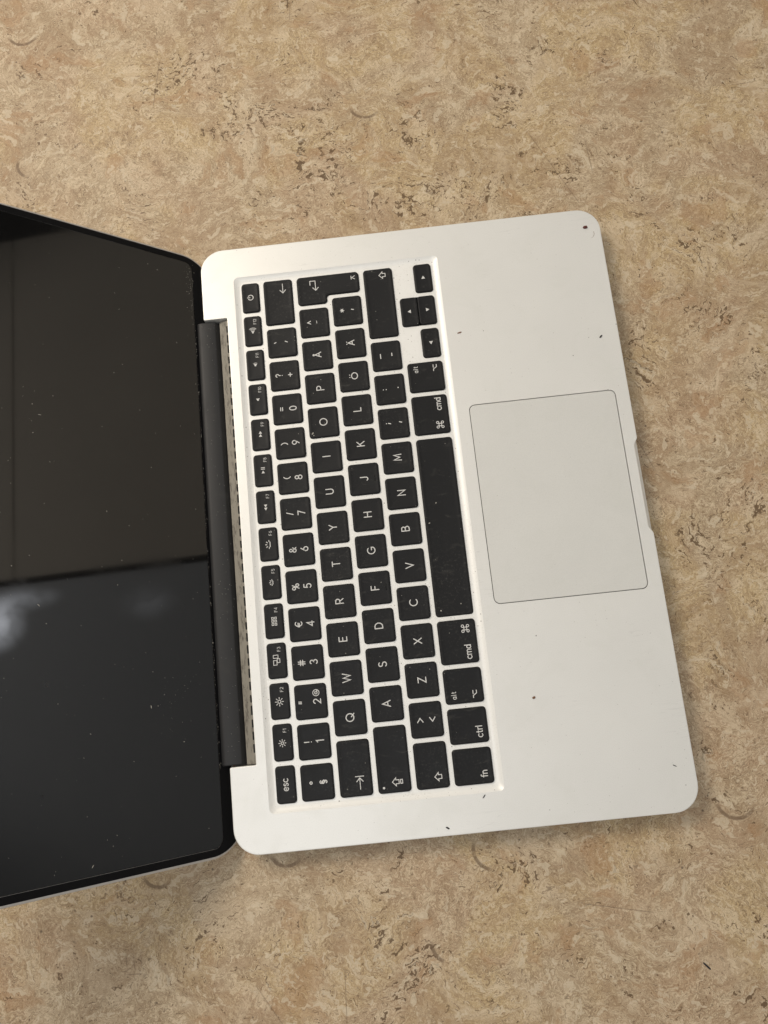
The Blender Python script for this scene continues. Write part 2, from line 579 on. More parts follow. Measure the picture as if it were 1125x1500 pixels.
WX0, WX1, WY = -42.5, 70.5, 141.0       # keyboard recess at deck level
PX0, PX1, PY = 77.0, 154.2, 52.75       # trackpad opening
WD = -1.25                              # recess depth
well_top = rrect(WX0, WX1, -WY, WY, 2.6, 6)
pad_hole = rrect(PX0, PX1, -PY, PY, 3.2, 6)
o2, o0 = base_outline(2.0), base_outline(0.0)
o1 = base_outline(1.0)
sheet = filled(inset(o2, .45), [well_top, pad_hole], 0.0)
side = loft([(inset(o2, .45), 0.0), (inset(o2, .16), -.06), (inset(o2, .03), -.22), (o2, -.5), (base_outline(1.9), -1.3), (o1, -2.1), (o0, -2.9), (o0, -8.0),
             (inset(o0, .5), -9.3)], False, True)
pad_wall = loft([(pad_hole, 0.0), (pad_hole, -1.5)], False, False)
part('base_body', *join(sheet, side, pad_wall), M['deck'], angle=30, flat=True)
# rounded bottom plate
bo = rrect(BX0 + .6, BX1 - .6, -BY + .6, BY - .6, 12, 8)
part('bottom_plate', *loft([(inset(bo, 9), -11.4), (inset(bo, 4), -11.1), (inset(bo, 1.5), -10.4), (inset(bo, .3), -9.6), (inset(bo, .3), -9.25)], True, True), M['bottom'])
for fx, fy in ((-38, 138), (-38, -138), (140, 138), (140, -138)):
    ring = [(fx + 8 * math.cos(a * math.tau / 24), fy + 8 * math.sin(a * math.tau / 24)) for a in range(24)]
    part('rubber_foot', *loft([(inset(ring, .8), TZ), (ring, TZ + .6), (ring, -11.2)]), M['rubber'])

# trackpad
pr = rrect(PX0 + .36, PX1 - .36, -PY + .36, PY - .36, 2.9, 6)
part('trackpad', *loft([(pr, -1.3), (pr, -.22), (inset(pr, .12), -.12)], False, True), M['pad'], angle=25, flat=True)
pf = rrect(PX0 - .5, PX1 + .5, -PY - .5, PY + .5, 3, 6)
part('trackpad_gap', *loft([(pf, -1.9), (pf, -1.45)]), M['dark'])

# ------------------------------------------------------------------ key layout (units of 19.05 mm from the left end of the keyboard)
U = 19.05
GY, GX = 2.7, 3.05
RV = dict(F=-33.75, N=-18.48, Q=0.0, A=18.45, Z=36.95, B=56.8)
HX = dict(F=4.6, N=7.72, Q=7.72, A=7.72, Z=7.72, B=9.22)
KZ = -0.10                              # key top


def yu(u):
    return (u - 7.25) * U


keys = []                               # (id, x0, x1, y0, y1)


def key(idn, row, u0, u1):
    c, h = RV[row], HX[row]
    keys.append((idn, c - h, c + h, yu(u0) + GY / 2, yu(u1) - GY / 2))


fu = 14.5 / 14
for i, k in enumerate(['esc'] + ['F%d' % j for j in range(1, 13)] + ['power']):
    key(k, 'F', i * fu, (i + 1) * fu)
for i, k in enumerate('§1234567890+´'):
    key(k, 'N', i, i + 1)
key('backspace', 'N', 13, 14.5)
key('tab', 'Q', 0, 1.5)
for i, k in enumerate('QWERTYUIOPÅ¨'):
    key(k, 'Q', 1.5 + i, 2.5 + i)
key('caps', 'A', 0, 1.75)
for i, k in enumerate("ASDFGHJKLÖÄ'"):
    key(k, 'A', 1.75 + i, 2.75 + i)
key('lshift', 'Z', 0, 1.25)
for i, k in enumerate('<ZXCVBNM,.-'):
    key(k, 'Z', 1.25 + i, 2.25 + i)
key('rshift', 'Z', 12.25, 14.5)
for k, a, b in (('fn', 0, 1), ('ctrl', 1, 2), ('lalt', 2, 3), ('lcmd', 3, 4.25), ('space', 4.25, 9.25), ('rcmd', 9.25, 10.5), ('ralt', 10.5, 11.5)):
    key(k, 'B', a, b)
for k, a, b in (('left', 11.5, 12.5), ('right', 13.5, 14.5)):
    keys.append((k, 56.8, 66.02, yu(a) + GY / 2, yu(b) - GY / 2))
keys.append(('up', 47.58, 56.62, yu(12.5) + GY / 2, yu(13.5) - GY / 2))
keys.append(('down', 56.90, 66.02, yu(12.5) + GY / 2, yu(13.5) - GY / 2))
ENTER = [(-7.72, yu(13.5) + GY / 2), (7.85, yu(13.5) + GY / 2), (7.85, yu(13.75) + GY / 2), (26.17, yu(13.75) + GY / 2),
         (26.17, yu(14.5) - GY / 2), (-7.72, yu(14.5) - GY / 2)]

# recess: sloped walls, floor with one opening per key, dark plate below
holes = []
for idn, x0, x1, y0, y1 in keys:
    if idn == 'up':
        holes.append(rrect(x0 - .3, 66.02 + .3, y0 - .3, y1 + .3, 1.7, 4))
    elif idn != 'down':
        holes.append(rrect(x0 - .3, x1 + .3, y0 - .3, y1 + .3, 1.7, 4))
holes.append(inset(round_poly(ENTER, 1.5, 4), -.3))


def well_ring(d):
    return rrect(WX0 + d, WX1 - d, -WY + d, WY - d, 2.6 + d * .1, 6)


wf = well_ring(3.0)
rings = [(well_top, 0.0), (well_ring(.25), -.16), (well_ring(.8), -.50), (well_ring(1.5), -.88), (well_ring(2.2), -1.13), (wf, WD)]
parts_ = [loft(rings, False, False), filled(wf, holes, WD)]
for h in holes:
    parts_.append(loft([(h, WD), (h, WD - .6)], False, False))
part('keyboard_well', *join(*parts_), M['well'], angle=50, flat=True)
part('keyboard_plate', *loft([(rrect(WX0 + 1, WX1 - 1, -WY + 1, WY - 1, 2), -2.9), (rrect(WX0 + 1, WX1 - 1, -WY + 1, WY - 1, 2), -2.4)]), M['dark'])

# ------------------------------------------------------------------ legends: a round-ended single-line alphabet
def arc(cx, cy, rx, ry, a0, a1, n=14):
    return [(cx + rx * math.cos(math.radians(a0 + (a1 - a0) * i / n)), cy + ry * math.sin(math.radians(a0 + (a1 - a0) * i / n))) for i in range(n + 1)]


def circ(cx, cy, r, ry=None):
    return arc(cx, cy, r, ry or r, 0, 360, 20)


def dot(x, y):
    return [(x, y)]


G = {
    'A': (.74, [[(0, 0), (.37, 1), (.74, 0)], [(.135, .33), (.605, .33)]]),
    'B': (.60, [[(0, 0), (0, 1)] + arc(.30, .76, .25, .24, 90, -90, 8) + [(0, .52)], [(0, .52), (.32, .52)] + arc(.32, .26, .28, .26, 90, -90, 8) + [(0, 0)]]),
    'C': (.74, [arc(.46, .5, .46, .5, 48, 312, 18)]),
    'D': (.70, [[(0, 0), (0, 1), (.26, 1)] + arc(.26, .5, .44, .5, 90, -90, 12) + [(0, 0)]]),
    'E': (.52, [[(.52, 1), (0, 1), (0, 0), (.52, 0)], [(0, .52), (.46, .52)]]),
    'F': (.50, [[(.50, 1), (0, 1), (0, 0)], [(0, .5), (.44, .5)]]),
    'G': (.80, [arc(.47, .5, .47, .5, 50, 330, 18) + [(.88, .46), (.52, .46)]]),
    'H': (.66, [[(0, 0), (0, 1)], [(.66, 0), (.66, 1)], [(0, .52), (.66, .52)]]),
    'I': (.0, [[(0, 0), (0, 1)]]),
    'J': (.44, [[(.44, 1), (.44, .24)] + arc(.20, .24, .24, .24, 0, -150, 8)]),
    'K': (.62, [[(0, 0), (0, 1)], [(.58, 1), (.05, .45)], [(.2, .6), (.62, 0)]]),
    'L': (.48, [[(0, 1), (0, 0), (.48, 0)]]),
    'M': (.82, [[(0, 0), (.08, 1), (.41, .22), (.74, 1), (.82, 0)]]),
    'N': (.66, [[(0, 0), (0, 1), (.66, 0), (.66, 1)]]),
    'O': (.96, [circ(.48, .5, .48, .5)]),
    'P': (.58, [[(0, 0), (0, 1), (.30, 1)] + arc(.30, .73, .28, .27, 90, -90, 9) + [(0, .46)]]),
    'Q': (.96, [circ(.48, .5, .48, .5), [(.56, .30), (.96, -.04)]]),
    'R': (.60, [[(0, 0), (0, 1), (.30, 1)] + arc(.30, .73, .28, .27, 90, -90, 9) + [(0, .46)], [(.30, .46), (.60, 0)]]),
    'S': (.56, [arc(.29, .755, .25, .245, 35, 250, 12) + arc(.28, .26, .28, .26, 75, -150, 12)]),
    'T': (.62, [[(0, 1), (.62, 1)], [(.31, 1), (.31, 0)]]),
    'U': (.64, [[(0, 1), (0, .32)] + arc(.32, .32, .32, .32, 180, 360, 12) + [(.64, 1)]]),
    'V': (.72, [[(0, 1), (.36, 0), (.72, 1)]]),
    'W': (1.08, [[(0, 1), (.27, 0), (.54, .92), (.81, 0), (1.08, 1)]]),
    'X': (.66, [[(0, 0), (.66, 1)], [(0, 1), (.66, 0)]]),
    'Y': (.66, [[(0, 1), (.33, .47), (.66, 1)], [(.33, .47), (.33, 0)]]),
    'Z': (.62, [[(0, 1), (.62, 1), (0, 0), (.62, 0)]]),
    '0': (.58, [circ(.29, .5, .29, .5)]),
    '1': (.20, [[(0, .84), (.20, 1), (.20, 0)]]),
    '2': (.56, [arc(.28, .72, .28, .28, 165, -35, 10) + [(0, 0), (.56, 0)]]),
    '3': (.54, [arc(.26, .755, .24, .245, 150, -80, 10) + arc(.26, .26, .28, .26, 80, -150, 12)]),
    '4': (.62, [[(.46, 0), (.46, 1), (0, .28), (.62, .28)]]),
    '5': (.54, [[(.50, 1), (.10, 1), (.05, .56)] + arc(.25, .31, .29, .31, 110, -145, 12)]),
    '6': (.58, [[(.42, 1), (.07, .48)] + arc(.29, .30, .29, .30, 150, 510, 18)]),
    '7': (.54, [[(0, 1), (.54, 1), (.16, 0)]]),
    '8': (.56, [circ(.28, .75, .235, .25), circ(.28, .26, .28, .26)]),
    '9': (.58, [[(.16, 0), (.51, .52)] + arc(.29, .70, .29, .30, -30, 330, 18)]),
    '!': (.0, [[(0, 1), (0, .34)], dot(0, 0)]),
    '"': (.22, [[(.04, 1), (0, .62)], [(.26, 1), (.22, .62)]]),
    '#': (.74, [[(.2, 0), (.26, 1)], [(.48, 0), (.54, 1)], [(0, .67), (.74, .67)], [(0, .33), (.74, .33)]]),
    '€': (.72, [arc(.48, .5, .38, .5, 50, 310, 14), [(0, .58), (.58, .58)], [(0, .40), (.54, .40)]]),
    '%': (.88, [[(.20, 0), (.68, 1)], circ(.19, .76, .19, .23), circ(.69, .24, .19, .23)]),
    '&': (.74, [[(.72, 0), (.14, .62)] + arc(.30, .78, .20, .22, 215, -35, 10) + [(.10, .42)] + arc(.28, .25, .27, .25, 140, 320, 9) + [(.70, .52)]]),
    '/': (.34, [[(0, 0), (.34, 1)]]),
    '(': (.16, [arc(.62, .5, .60, .62, 125, 235, 8)]),
    ')': (.16, [arc(-.46, .5, .60, .62, 55, -55, 8)]),
    '=': (.52, [[(0, .66), (.52, .66)], [(0, .36), (.52, .36)]]),
    '?': (.46, [arc(.23, .77, .23, .23, 165, -40, 9) + [(.23, .46), (.23, .30)], dot(.23, 0)]),
    '+': (.56, [[(0, .5), (.56, .5)], [(.28, .22), (.28, .78)]]),
    '^': (.46, [[(0, .35), (.23, .80), (.46, .35)]]),
    '¨': (.26, [dot(0, .72), dot(.26, .72)]),
    '´': (.16, [[(0, .55), (.16, .85)]]),
    '`': (.12, [[(0, .85), (.12, .6)]]),
    '*': (.40, [[(.20 + .22 * math.cos(a), .72 + .22 * math.sin(a)), (.20 - .22 * math.cos(a), .72 - .22 * math.sin(a))] for a in (math.pi / 2, math.pi / 6, -math.pi / 6)]),
    "'": (.08, [[(0, .62), (.08, .92)]]),
    '-': (.26, [[(0, .5), (.26, .5)]]),
    '_': (.48, [[(0, .5), (.48, .5)]]),
    '.': (.0, [dot(0, .5)]),
    ':': (.0, [dot(0, .68), dot(0, .30)]),
    ',': (.10, [[(0, .28), (.10, .58)]]),
    ';': (.10, [dot(.08, .72), [(0, .12), (.10, .44)]]),
    '<': (.50, [[(.5, .85), (0, .5), (.5, .15)]]),
    '>': (.50, [[(0, .85), (.5, .5), (0, .15)]]),
    '°': (.30, [circ(.15, .5, .16)]),
    '§': (.44, [arc(.22, .82, .17, .16, 20, 240, 8) + arc(.22, .44, .21, .17, 110, -90, 7), arc(.22, .18, .18, .16, 200, 440, 8)[:0] + arc(.22, .56, .21, .17, 70, 290, 7)[:] + arc(.22, .18, .17, .16, 60, -160, 8)]),
    '@': (.96, [circ(.48, .48, .48, .50), circ(.46, .48, .18, .20), [(.64, .66), (.64, .42)] + arc(.75, .42, .11, .12, 180, 330, 5)]),
    'a': (.46, [circ(.22, .33, .22, .33), [(.46, .66), (.46, 0)]]),
    'c': (.46, [arc(.28, .33, .28, .33, 48, 312, 12)]),
    'd': (.50, [circ(.24, .33, .24, .33), [(.50, 1), (.50, 0)]]),
    'e': (.52, [[(.03, .36), (.51, .36)] + arc(.27, .33, .26, .33, 6, 318, 14)]),
    'f': (.36, [[(.36, .98), (.27, 1), (.18, .95), (.15, .82), (.15, 0)], [(0, .64), (.34, .64)]]),
    'l': (.0, [[(0, 1), (0, 0)]]),
    'm': (.80, [[(0, .66), (0, 0)], arc(.20, .44, .20, .22, 180, 0, 7) + [(.40, 0)], arc(.60, .44, .20, .22, 180, 0, 7) + [(.80, 0)]]),
    'n': (.44, [[(0, .66), (0, 0)], arc(.22, .43, .22, .23, 180, 0, 8) + [(.44, 0)]]),
    'r': (.26, [[(0, .66), (0, 0)], arc(.24, .40, .24, .26, 180, 80, 5)]),
    's': (.40, [arc(.21, .50, .17, .165, 35, 250, 9) + arc(.20, .17, .20, .17, 75, -150, 9)]),
    't': (.32, [[(.13, .90), (.13, .16), (.17, .03), (.31, .01)], [(0, .64), (.30, .64)]]),
}
G['Ö'] = (.96, [[(x, y * .86) for x, y in s] for s in G['O'][1]] + [dot(.30, 1.12), dot(.66, 1.12)])
G['Ä'] = (.74, [[(x, y * .88) for x, y in s] for s in G['A'][1]] + [dot(.20, 1.08), dot(.54, 1.08)])
G['Å'] = (.74, [[(x, y * .86) for x, y in s] for s in G['A'][1]] + [circ(.37, 1.06, .10)])


class Leg:
    """collects strokes and filled shapes, in mm, x to the right of the key, y towards the screen"""

    def __init__(self):
        self.V, self.F, self.k = [], [], 0

    def poly(self, pts):
        z = .030 + .0015 * self.k
        self.k += 1
        o = len(self.V)
        self.V += [(-y, x, z) for x, y in pts]
        self.F.append(tuple(range(o, o + len(pts))))

    def stroke(self, pts, w):
        h = w * .515
        P = [Vector(p) for p in pts]
        Q = [P[0]]
        for p in P[1:]:
            if (p - Q[-1]).length > 1e-4:
                Q.append(p)
        if len(Q) == 1:
            self.poly([(Q[0].x + h * 1.15 * math.cos(a * math.tau / 12), Q[0].y + h * 1.15 * math.sin(a * math.tau / 12)) for a in range(12)])
            return
        closed = len(Q) > 3 and (Q[0] - Q[-1]).length < 1e-3
        if closed:
            Q.pop()
        n = len(Q)
        z = .030 + .0015 * self.k
        self.k += 1
        Ls, Rs = [], []
        for i in range(n):
            if closed:
                a, b = Q[i - 1], Q[(i + 1) % n]
            else:
                a, b = Q[max(0, i - 1)], Q[min(n - 1, i + 1)]
            d1 = (Q[i] - a) if (closed or i > 0) else (b - Q[i])
            d2 = (b - Q[i]) if (closed or i < n - 1) else (Q[i] - a)
            n1 = Vector((-d1.y, d1.x)).normalized()
            n2 = Vector((-d2.y, d2.x)).normalized()
            nn = n1 + n2
            if nn.length < 1e-5:
                nn = n1
            nn.normalize()
            k = h / max(.38, nn.dot(n1))
            Ls.append(Q[i] + nn * k)
            Rs.append(Q[i] - nn * k)
        o = len(self.V)
        for a, b in zip(Ls, Rs):
            self.V += [(-a.y, a.x, z), (-b.y, b.x, z)]
        for i in range(n if closed else n - 1):
            j = (i + 1) % n
            self.F.append((o + 2 * i, o + 2 * i + 1, o + 2 * j + 1, o + 2 * j))
        if not closed:
            for i, d in ((0, Q[0] - Q[1]), (n - 1, Q[-1] - Q[-2])):
                d.normalize()
                a0 = math.atan2(d.y, d.x)
                ids = []
                first, last = (o + 2 * i, o + 2 * i + 1)
                cap = []
                for s in range(1, 4):
                    t = a0 + math.pi / 2 - math.pi * s / 4
                    cap.append((Q[i].x + h * math.cos(t), Q[i].y + h * math.sin(t)))
                if i == 0:
                    # left side of travel is clockwise here: walk from R to L
                    c0 = len(self.V)
                    self.V += [(-y, x, z) for x, y in cap]
                    self.F.append((last, c0, c0 + 1, c0 + 2, first))
                else:
                    c0 = len(self.V)
                    self.V += [(-y, x, z) for x, y in cap]
                    self.F.append((first, c0, c0 + 1, c0 + 2, last))

    def text(self, s, cx, cy, h, w=.46, track=.26):
        """centred at cx, cy; cy is the middle of the capital height"""
        tot = sum(G[c][0] for c in s) + track * (len(s) - 1)
        x = cx - tot * h / 2
        for c in s:
            gw, st = G[c]
            for line in st:
                self.stroke([(x + px * h, cy + (py - .5) * h) for px, py in line], w)
            x += (gw + track) * h
        return self


def tri(cx, cy, r, a):
    return [(cx + r * math.cos(math.radians(a + k)), cy + r * math.sin(math.radians(a + k))) for k in (0, 120, 240)]


def shift_arrow(l, cx, cy, s, w, tail=0):
    pts = [(0, 1), (1, .05), (.48, .05), (.48, -.75), (-.48, -.75), (-.48, .05), (-1, .05), (0, 1)]
    l.stroke([(cx + x * s, cy + y * s) for x, y in pts], w)
    if tail:
        q = [(.48, -1.15), (.48, -1.65), (-.48, -1.65), (-.48, -1.15), (.48, -1.15)]
        l.stroke([(cx + x * s, cy + y * s) for x, y in q], w)


def command(l, cx, cy, s, w):
    a = s * .42
    pts = []
    for qx, qy, a0 in ((1, 1, 180), (1, -1, 90), (-1, -1, 0), (-1, 1, -90)):
        # loops at the four corners
        c = (cx + qx * s * .72, cy + qy * s * .72)
        st = {(1, 1): 180, (1, -1): 90, (-1, -1): 0, (-1, 1): 270}[(qx, qy)]
        pts.append((c, st))
    r = s * .34
    i = s * .38
    for (c, st) in pts:
        l.stroke(circ(c[0], c[1], r), w)
    for sg in (-1, 1):
        l.stroke([(cx + sg * i, cy - s * .72), (cx + sg * i, cy + s * .72)], w)
        l.stroke([(cx - s * .72, cy + sg * i), (cx + s * .72, cy + sg * i)], w)


def option(l, cx, cy, s, w):
    l.stroke([(cx - 1.15 * s, cy + .55 * s), (cx - .5 * s, cy + .55 * s), (cx + .3 * s, cy - .6 * s), (cx + 1.15 * s, cy - .6 * s)], w)
    l.stroke([(cx + .1 * s, cy + .55 * s), (cx + 1.15 * s, cy + .55 * s)], w)


def sun(l, cx, cy, r, rr, w):
    l.stroke(circ(cx, cy, r), w)
    for k in range(8):
        a = k * math.tau / 8
        l.stroke([(cx + (r + .6) * math.cos(a), cy + (r + .6) * math.sin(a)), (cx + rr * math.cos(a), cy + rr * math.sin(a))], w)


def glow(l, cx, cy, r0, r1, w):
    l.stroke([(cx - .95 * r0, cy - .9), (cx + .95 * r0, cy - .9)], w)
    for k in range(5):
        a = math.radians(10 + 40 * k)
        l.stroke([(cx + r0 * 1.15 * math.cos(a), cy - .7 + r0 * 1.15 * math.sin(a)), (cx + r1 * math.cos(a), cy - .7 + r1 * math.sin(a))], w)


def speaker(l, cx, cy, waves):
    l.poly([(cx - .95, cy - .42), (cx - .45, cy - .42), (cx + .35, cy - 1.0), (cx + .35, cy + 1.0), (cx - .45, cy + .42), (cx - .95, cy + .42)])
    for k in range(waves):
        r = .75 + .62 * k
        l.stroke(arc(cx + .1, cy, r + .1, r + .45, -48, 48, 8), .26)


def legend_for(idn):
    l = Leg()
    two = {'§': '°§', '1': '!1', '3': '#3', '4': '€4', '5': '%5', '6': '&6', '7': '/7', '8': '(8', '9': ')9', '0': '=0', '+': '?+'}
    if idn == 'esc':
        l.text('esc', 0, .35, 3.1, .42, .20)
    elif idn == 'power':
        l.stroke(arc(0, 0, 1.45, 1.45, 125, 415, 18), .42)
        l.stroke([(0, .3), (0, 1.75)], .42)
    elif idn.startswith('F') and len(idn) > 1:
        n = int(idn[1:])
        l.text(idn, 5.55 - (.25 if n > 9 else 0), -1.35, 1.5, .18, .34)
        x0 = -.25
        if n in (1, 2):
            sun(l, x0, .15, .62 if n == 1 else .75, 1.75 if n == 1 else 2.05, .34)
        elif n == 3:
            for a, b, c_, d in ((-2.1, -.05, .15, 1.65), (-1.0, -1.55, .9, -.25), (1.25, -.75, 2.75, 1.6)):
                l.stroke([(a, b), (c_, b), (c_, d), (a, d), (a, b)], .30)
        elif n == 4:
            for i in range(3):
                for j in range(2):
                    a, b = -2.15 + 1.55 * i, -1.35 + 1.5 * j
                    l.stroke([(a, b), (a + .9, b), (a + .9, b + .9), (a, b + .9), (a, b)], .30)
        elif n == 5:
            glow(l, x0, 0, .85, 1.55, .36)
        elif n == 6:
            glow(l, x0, 0, 1.3, 2.15, .40)
        elif n == 7:
            l.poly(tri(-1.0, 0, 1.0, 180)); l.poly(tri(.65, 0, 1.0, 180))
        elif n == 8:
            l.poly(tri(-1.2, 0, 1.0, 0))
            l.stroke([(.55, -.9), (.55, .9)], .36); l.stroke([(1.35, -.9), (1.35, .9)], .36)
        elif n == 9:
            l.poly(tri(-.85, 0, 1.0, 0)); l.poly(tri(.8, 0, 1.0, 0))
        elif n == 10:
            speaker(l, 0, 0, 0)
        elif n == 11:
            speaker(l, 0, 0, 1)
        elif n == 12:
            speaker(l, -.5, .1, 3)
    elif idn == '2':
        l.text('"', -.2, 4.2, 3.4); l.text('2', -.1, -3.1, 3.5); l.text('@', 4.0, -2.8, 3.1, .34)
    elif idn in two:
        t = two[idn]
        big = idn.isdigit()
        l.text(t[0], 0, 3.0, 3.4 if t[0] not in '°' else 3.4, .44)
        l.text(t[1], 0, -3.0, 3.6 if big else 3.5, .48)
    elif idn == '´':
        l.text('`', 0, 2.9, 3.6); l.text('´', .1, -3.1, 3.8)
    elif idn == '¨':
        l.text('^', 0, 2.6, 3.6, .44); l.text('¨', 0, -2.0, 3.6)
    elif idn == "'":
        l.text('*', .2, 1.9, 4.4, .42); l.text("'", .3, -3.9, 4.0)
    elif idn == '-':
        l.text('_', -.2, 3.2, 5.0); l.text('-', .3, -2.9, 5.4, .5)
    elif idn == '.':
        l.text(':', -.2, 2.9, 4.0); l.text('.', .3, -4.3, 4.0, .56)
    elif idn == ',':
        l.text(';', -.2, 3.1, 3.8); l.text(',', .1, -3.3, 4.0, .5)
    elif idn == '<':
        l.text('>', 0, 3.0, 3.8, .44); l.text('<', 0, -3.0, 3.8, .44)
    elif idn == 'backspace':
        x, y = yu(14.16) - yu(13.75), -2.7
        l.stroke([(x + 2.7, y), (x - 2.7, y)], .36); l.stroke([(x - 1.0, y + 1.55), (x - 2.75, y), (x - 1.0, y - 1.55)], .38)
    elif idn == 'enter':
        x, y = 131.0, -1.6
        l.stroke([(x + .6, y + 2.2), (x + 2.9, y + 2.2), (x + 2.9, y - .7)] + [(x - 2.7, y - .7)], .40)
        l.stroke([(x - 1.1, y + .8), (x - 2.75, y - .7), (x - 1.1, y - 2.2)], .40)
        x, y = 133.4, -23.2
        l.stroke([(x - 1.0, y + .95), (x + 1.0, y + .95)], .36); l.stroke([(x - .95, y - .95), (x, y + .55), (x + .95, y - .95)], .36)
    elif idn == 'tab':
        x, y = yu(.39) - yu(.75), -2.1
        l.stroke([(x - 3.0, y), (x + 2.1, y)], .36); l.stroke([(x + .5, y + 1.55), (x + 2.2, y), (x + .5, y - 1.55)], .38)
        l.stroke([(x + 2.9, y + 2.0), (x + 2.9, y - 2.0)], .38)
    elif idn == 'caps':
        x = yu(.32) - yu(.875)
        shift_arrow(l, x, -.9, 1.85, .36, 1)
        l.stroke([(yu(.2) - yu(.875), 5.25)], .95)
    elif idn == 'lshift':
        shift_arrow(l, yu(.34) - yu(.625), -3.0, 1.9, .38)
    elif idn == 'rshift':
        shift_arrow(l, yu(14.22) - yu(13.375), -2.6, 1.95, .40)
    elif idn in ('up', 'down', 'left', 'right'):
        a = dict(up=90, down=-90, left=180, right=0)[idn]
        l.poly(tri(0, -.1 if idn != 'up' else 0, 1.2, a))
    elif idn == 'fn':
        l.text('fn', yu(.3) - yu(.5), -4.9, 3.1, .42, .16)
    elif idn == 'ctrl':
        l.text('ctrl', yu(1.33) - yu(1.5), -5.0, 3.1, .42, .20)
    elif idn in ('lalt', 'ralt'):
        s = -1 if idn == 'lalt' else 1
        l.text('alt', s * 4.3, 5.2, 2.3, .28, .36); option(l, s * 4.4, -5.1, 1.5, .40)
    elif idn in ('lcmd', 'rcmd'):
        s = -1 if idn == 'lcmd' else 1
        l.text('cmd', s * 5.4, -4.4, 3.1, .42, .20); command(l, -s * 6.1, -4.3, 1.75, .36)
    elif idn == 'space':
        return None
    elif len(idn) == 1:
        l.text(idn, 0, 0 if idn not in 'ÖÄÅ' else -.1, 3.85 if idn not in 'ÖÄÅ' else 3.7, .48)
    return l if l.V else None


# ------------------------------------------------------------------ key caps
cap_cache = {}


def cap_rings(shape):
    """shape(d): the cap outline pulled in by d, always with the same number of points"""
    return [(shape(d), z) for d, z in ((-.05, -2.3), (-.05, -.75), (0, -.34), (.10, -.15), (.30, -.04), (.60, 0.0), (1.3, -.10), (2.4, -.18))]


def key_part(idn, cx, cy, shape, shape_id):
    if shape_id not in cap_cache:
        cap_cache[shape_id] = mesh('key', *loft(cap_rings(shape), False, True), M['key'], angle=70)
    o = link('key', cap_cache[shape_id], lap, (cx - LB[0], cy - LB[1], KZ - LB[2]))
    l = legend_for(idn)
    if l:
        # the print follows the slightly hollow cap
        me_ = mesh('legend', [(x, y, z - .12) for x, y, z in l.V], l.F, M['legend'], smooth=False)
        link('legend', me_, o)
    if idn in 'FJ' and len(idn) == 1:
        rb = rrect(5.1, 5.75, -1.7, 1.7, .3, 3)
        link('homing_ridge', mesh('homing_ridge', *loft([(rb, -.2), (inset(rb, .1), .12), (inset(rb, .22), .16)]), M['key']), o)
    return o


krng = random.Random(4)
for idn, x0, x1, y0, y1 in keys:
    cx, cy = (x0 + x1) / 2, (y0 + y1) / 2
    hx, hy = (x1 - x0) / 2, (y1 - y0) / 2
    k = key_part(idn, cx, cy, lambda d: rrect(-hx + d, hx - d, -hy + d, hy - d, max(.3, 1.45 - d), 4), (round(hx, 2), round(hy, 2)))
    k.rotation_euler = (krng.gauss(0, .0045), krng.gauss(0, .0045), krng.gauss(0, .002))
    if idn == 'down':
        k.location.z += .12 * S
key_part('enter', 0, 0, lambda d: round_poly(inset(ENTER, d), max(.3, 1.5 - d), 4), 'enter')

# ------------------------------------------------------------------ hinge cover, vent strip
PROF = [(-64.6, -5.5), (-64.6, -2.9), (-64.3, -2.1), (-63.7, -1.5), (-62.9, -1.15), (-62.0, -1.0), (-55.2, -1.5), (-54.6, -1.7), (-54.2, -2.1), (-51.7, -5.4), (-51.2, -6.4), (-51.1, -8.5), (-60, -9)]


def extrude_y(prof, y0, y1, chamfer=.5):
    ys = [(y0, .12), (y0 + chamfer, 0), (y1 - chamfer, 0), (y1, .12)]
    cx = sum(p[0] for p in prof) / len(prof)
    cz = sum(p[1] for p in prof) / len(prof)
    V, F = [], []
    n = len(prof)
    for y, k in ys:
        V += [(p[0] + (cx - p[0]) * k * .3, y, p[1] + (cz - p[1]) * k) for p in prof]
    for a in range(3):
        for i in range(n):
            j = (i + 1) % n
            F.append((a * n + i, a * n + j, (a + 1) * n + j, (a + 1) * n + i))
    F.append(tuple(range(n)))
    F.append(tuple(range(3 * n, 4 * n)))
    return V, F


part('hinge_cover', *extrude_y(PROF, -116.9, 116.9), M['bar'], angle=24)
vs = [(-52.4, -8.8), (-52.4, -3.4), (-48.6, -2.0), (-47.5, -1.9), (-47.5, -8.8)]
vent = part('vent_strip', *extrude_y(vs, -117.4, 117.4, .2), M['vent'], smooth=False)
sv, sf = [], []
vr = random.Random(9)
y = -112.0
while y < 112:
    ln = 4.2 + vr.uniform(-.5, .5)
    b = rrect(-48.55, -47.75, y, y + ln, .3, 2)
    sv, sf = join((sv, sf), loft([(b, -2.6), (b, -1.86)]))
    y += 6.0
slots = link('vent_slot', mesh('vent_slot', sv, sf, M['dark']), vent)
tag(slots, kind='stuff')

# ------------------------------------------------------------------ lid
ANG = math.radians(41.8)
LX1, LX0, LY = 11.0, -206.0, 158.6         # hinge end, far end (local x runs towards the hinge)


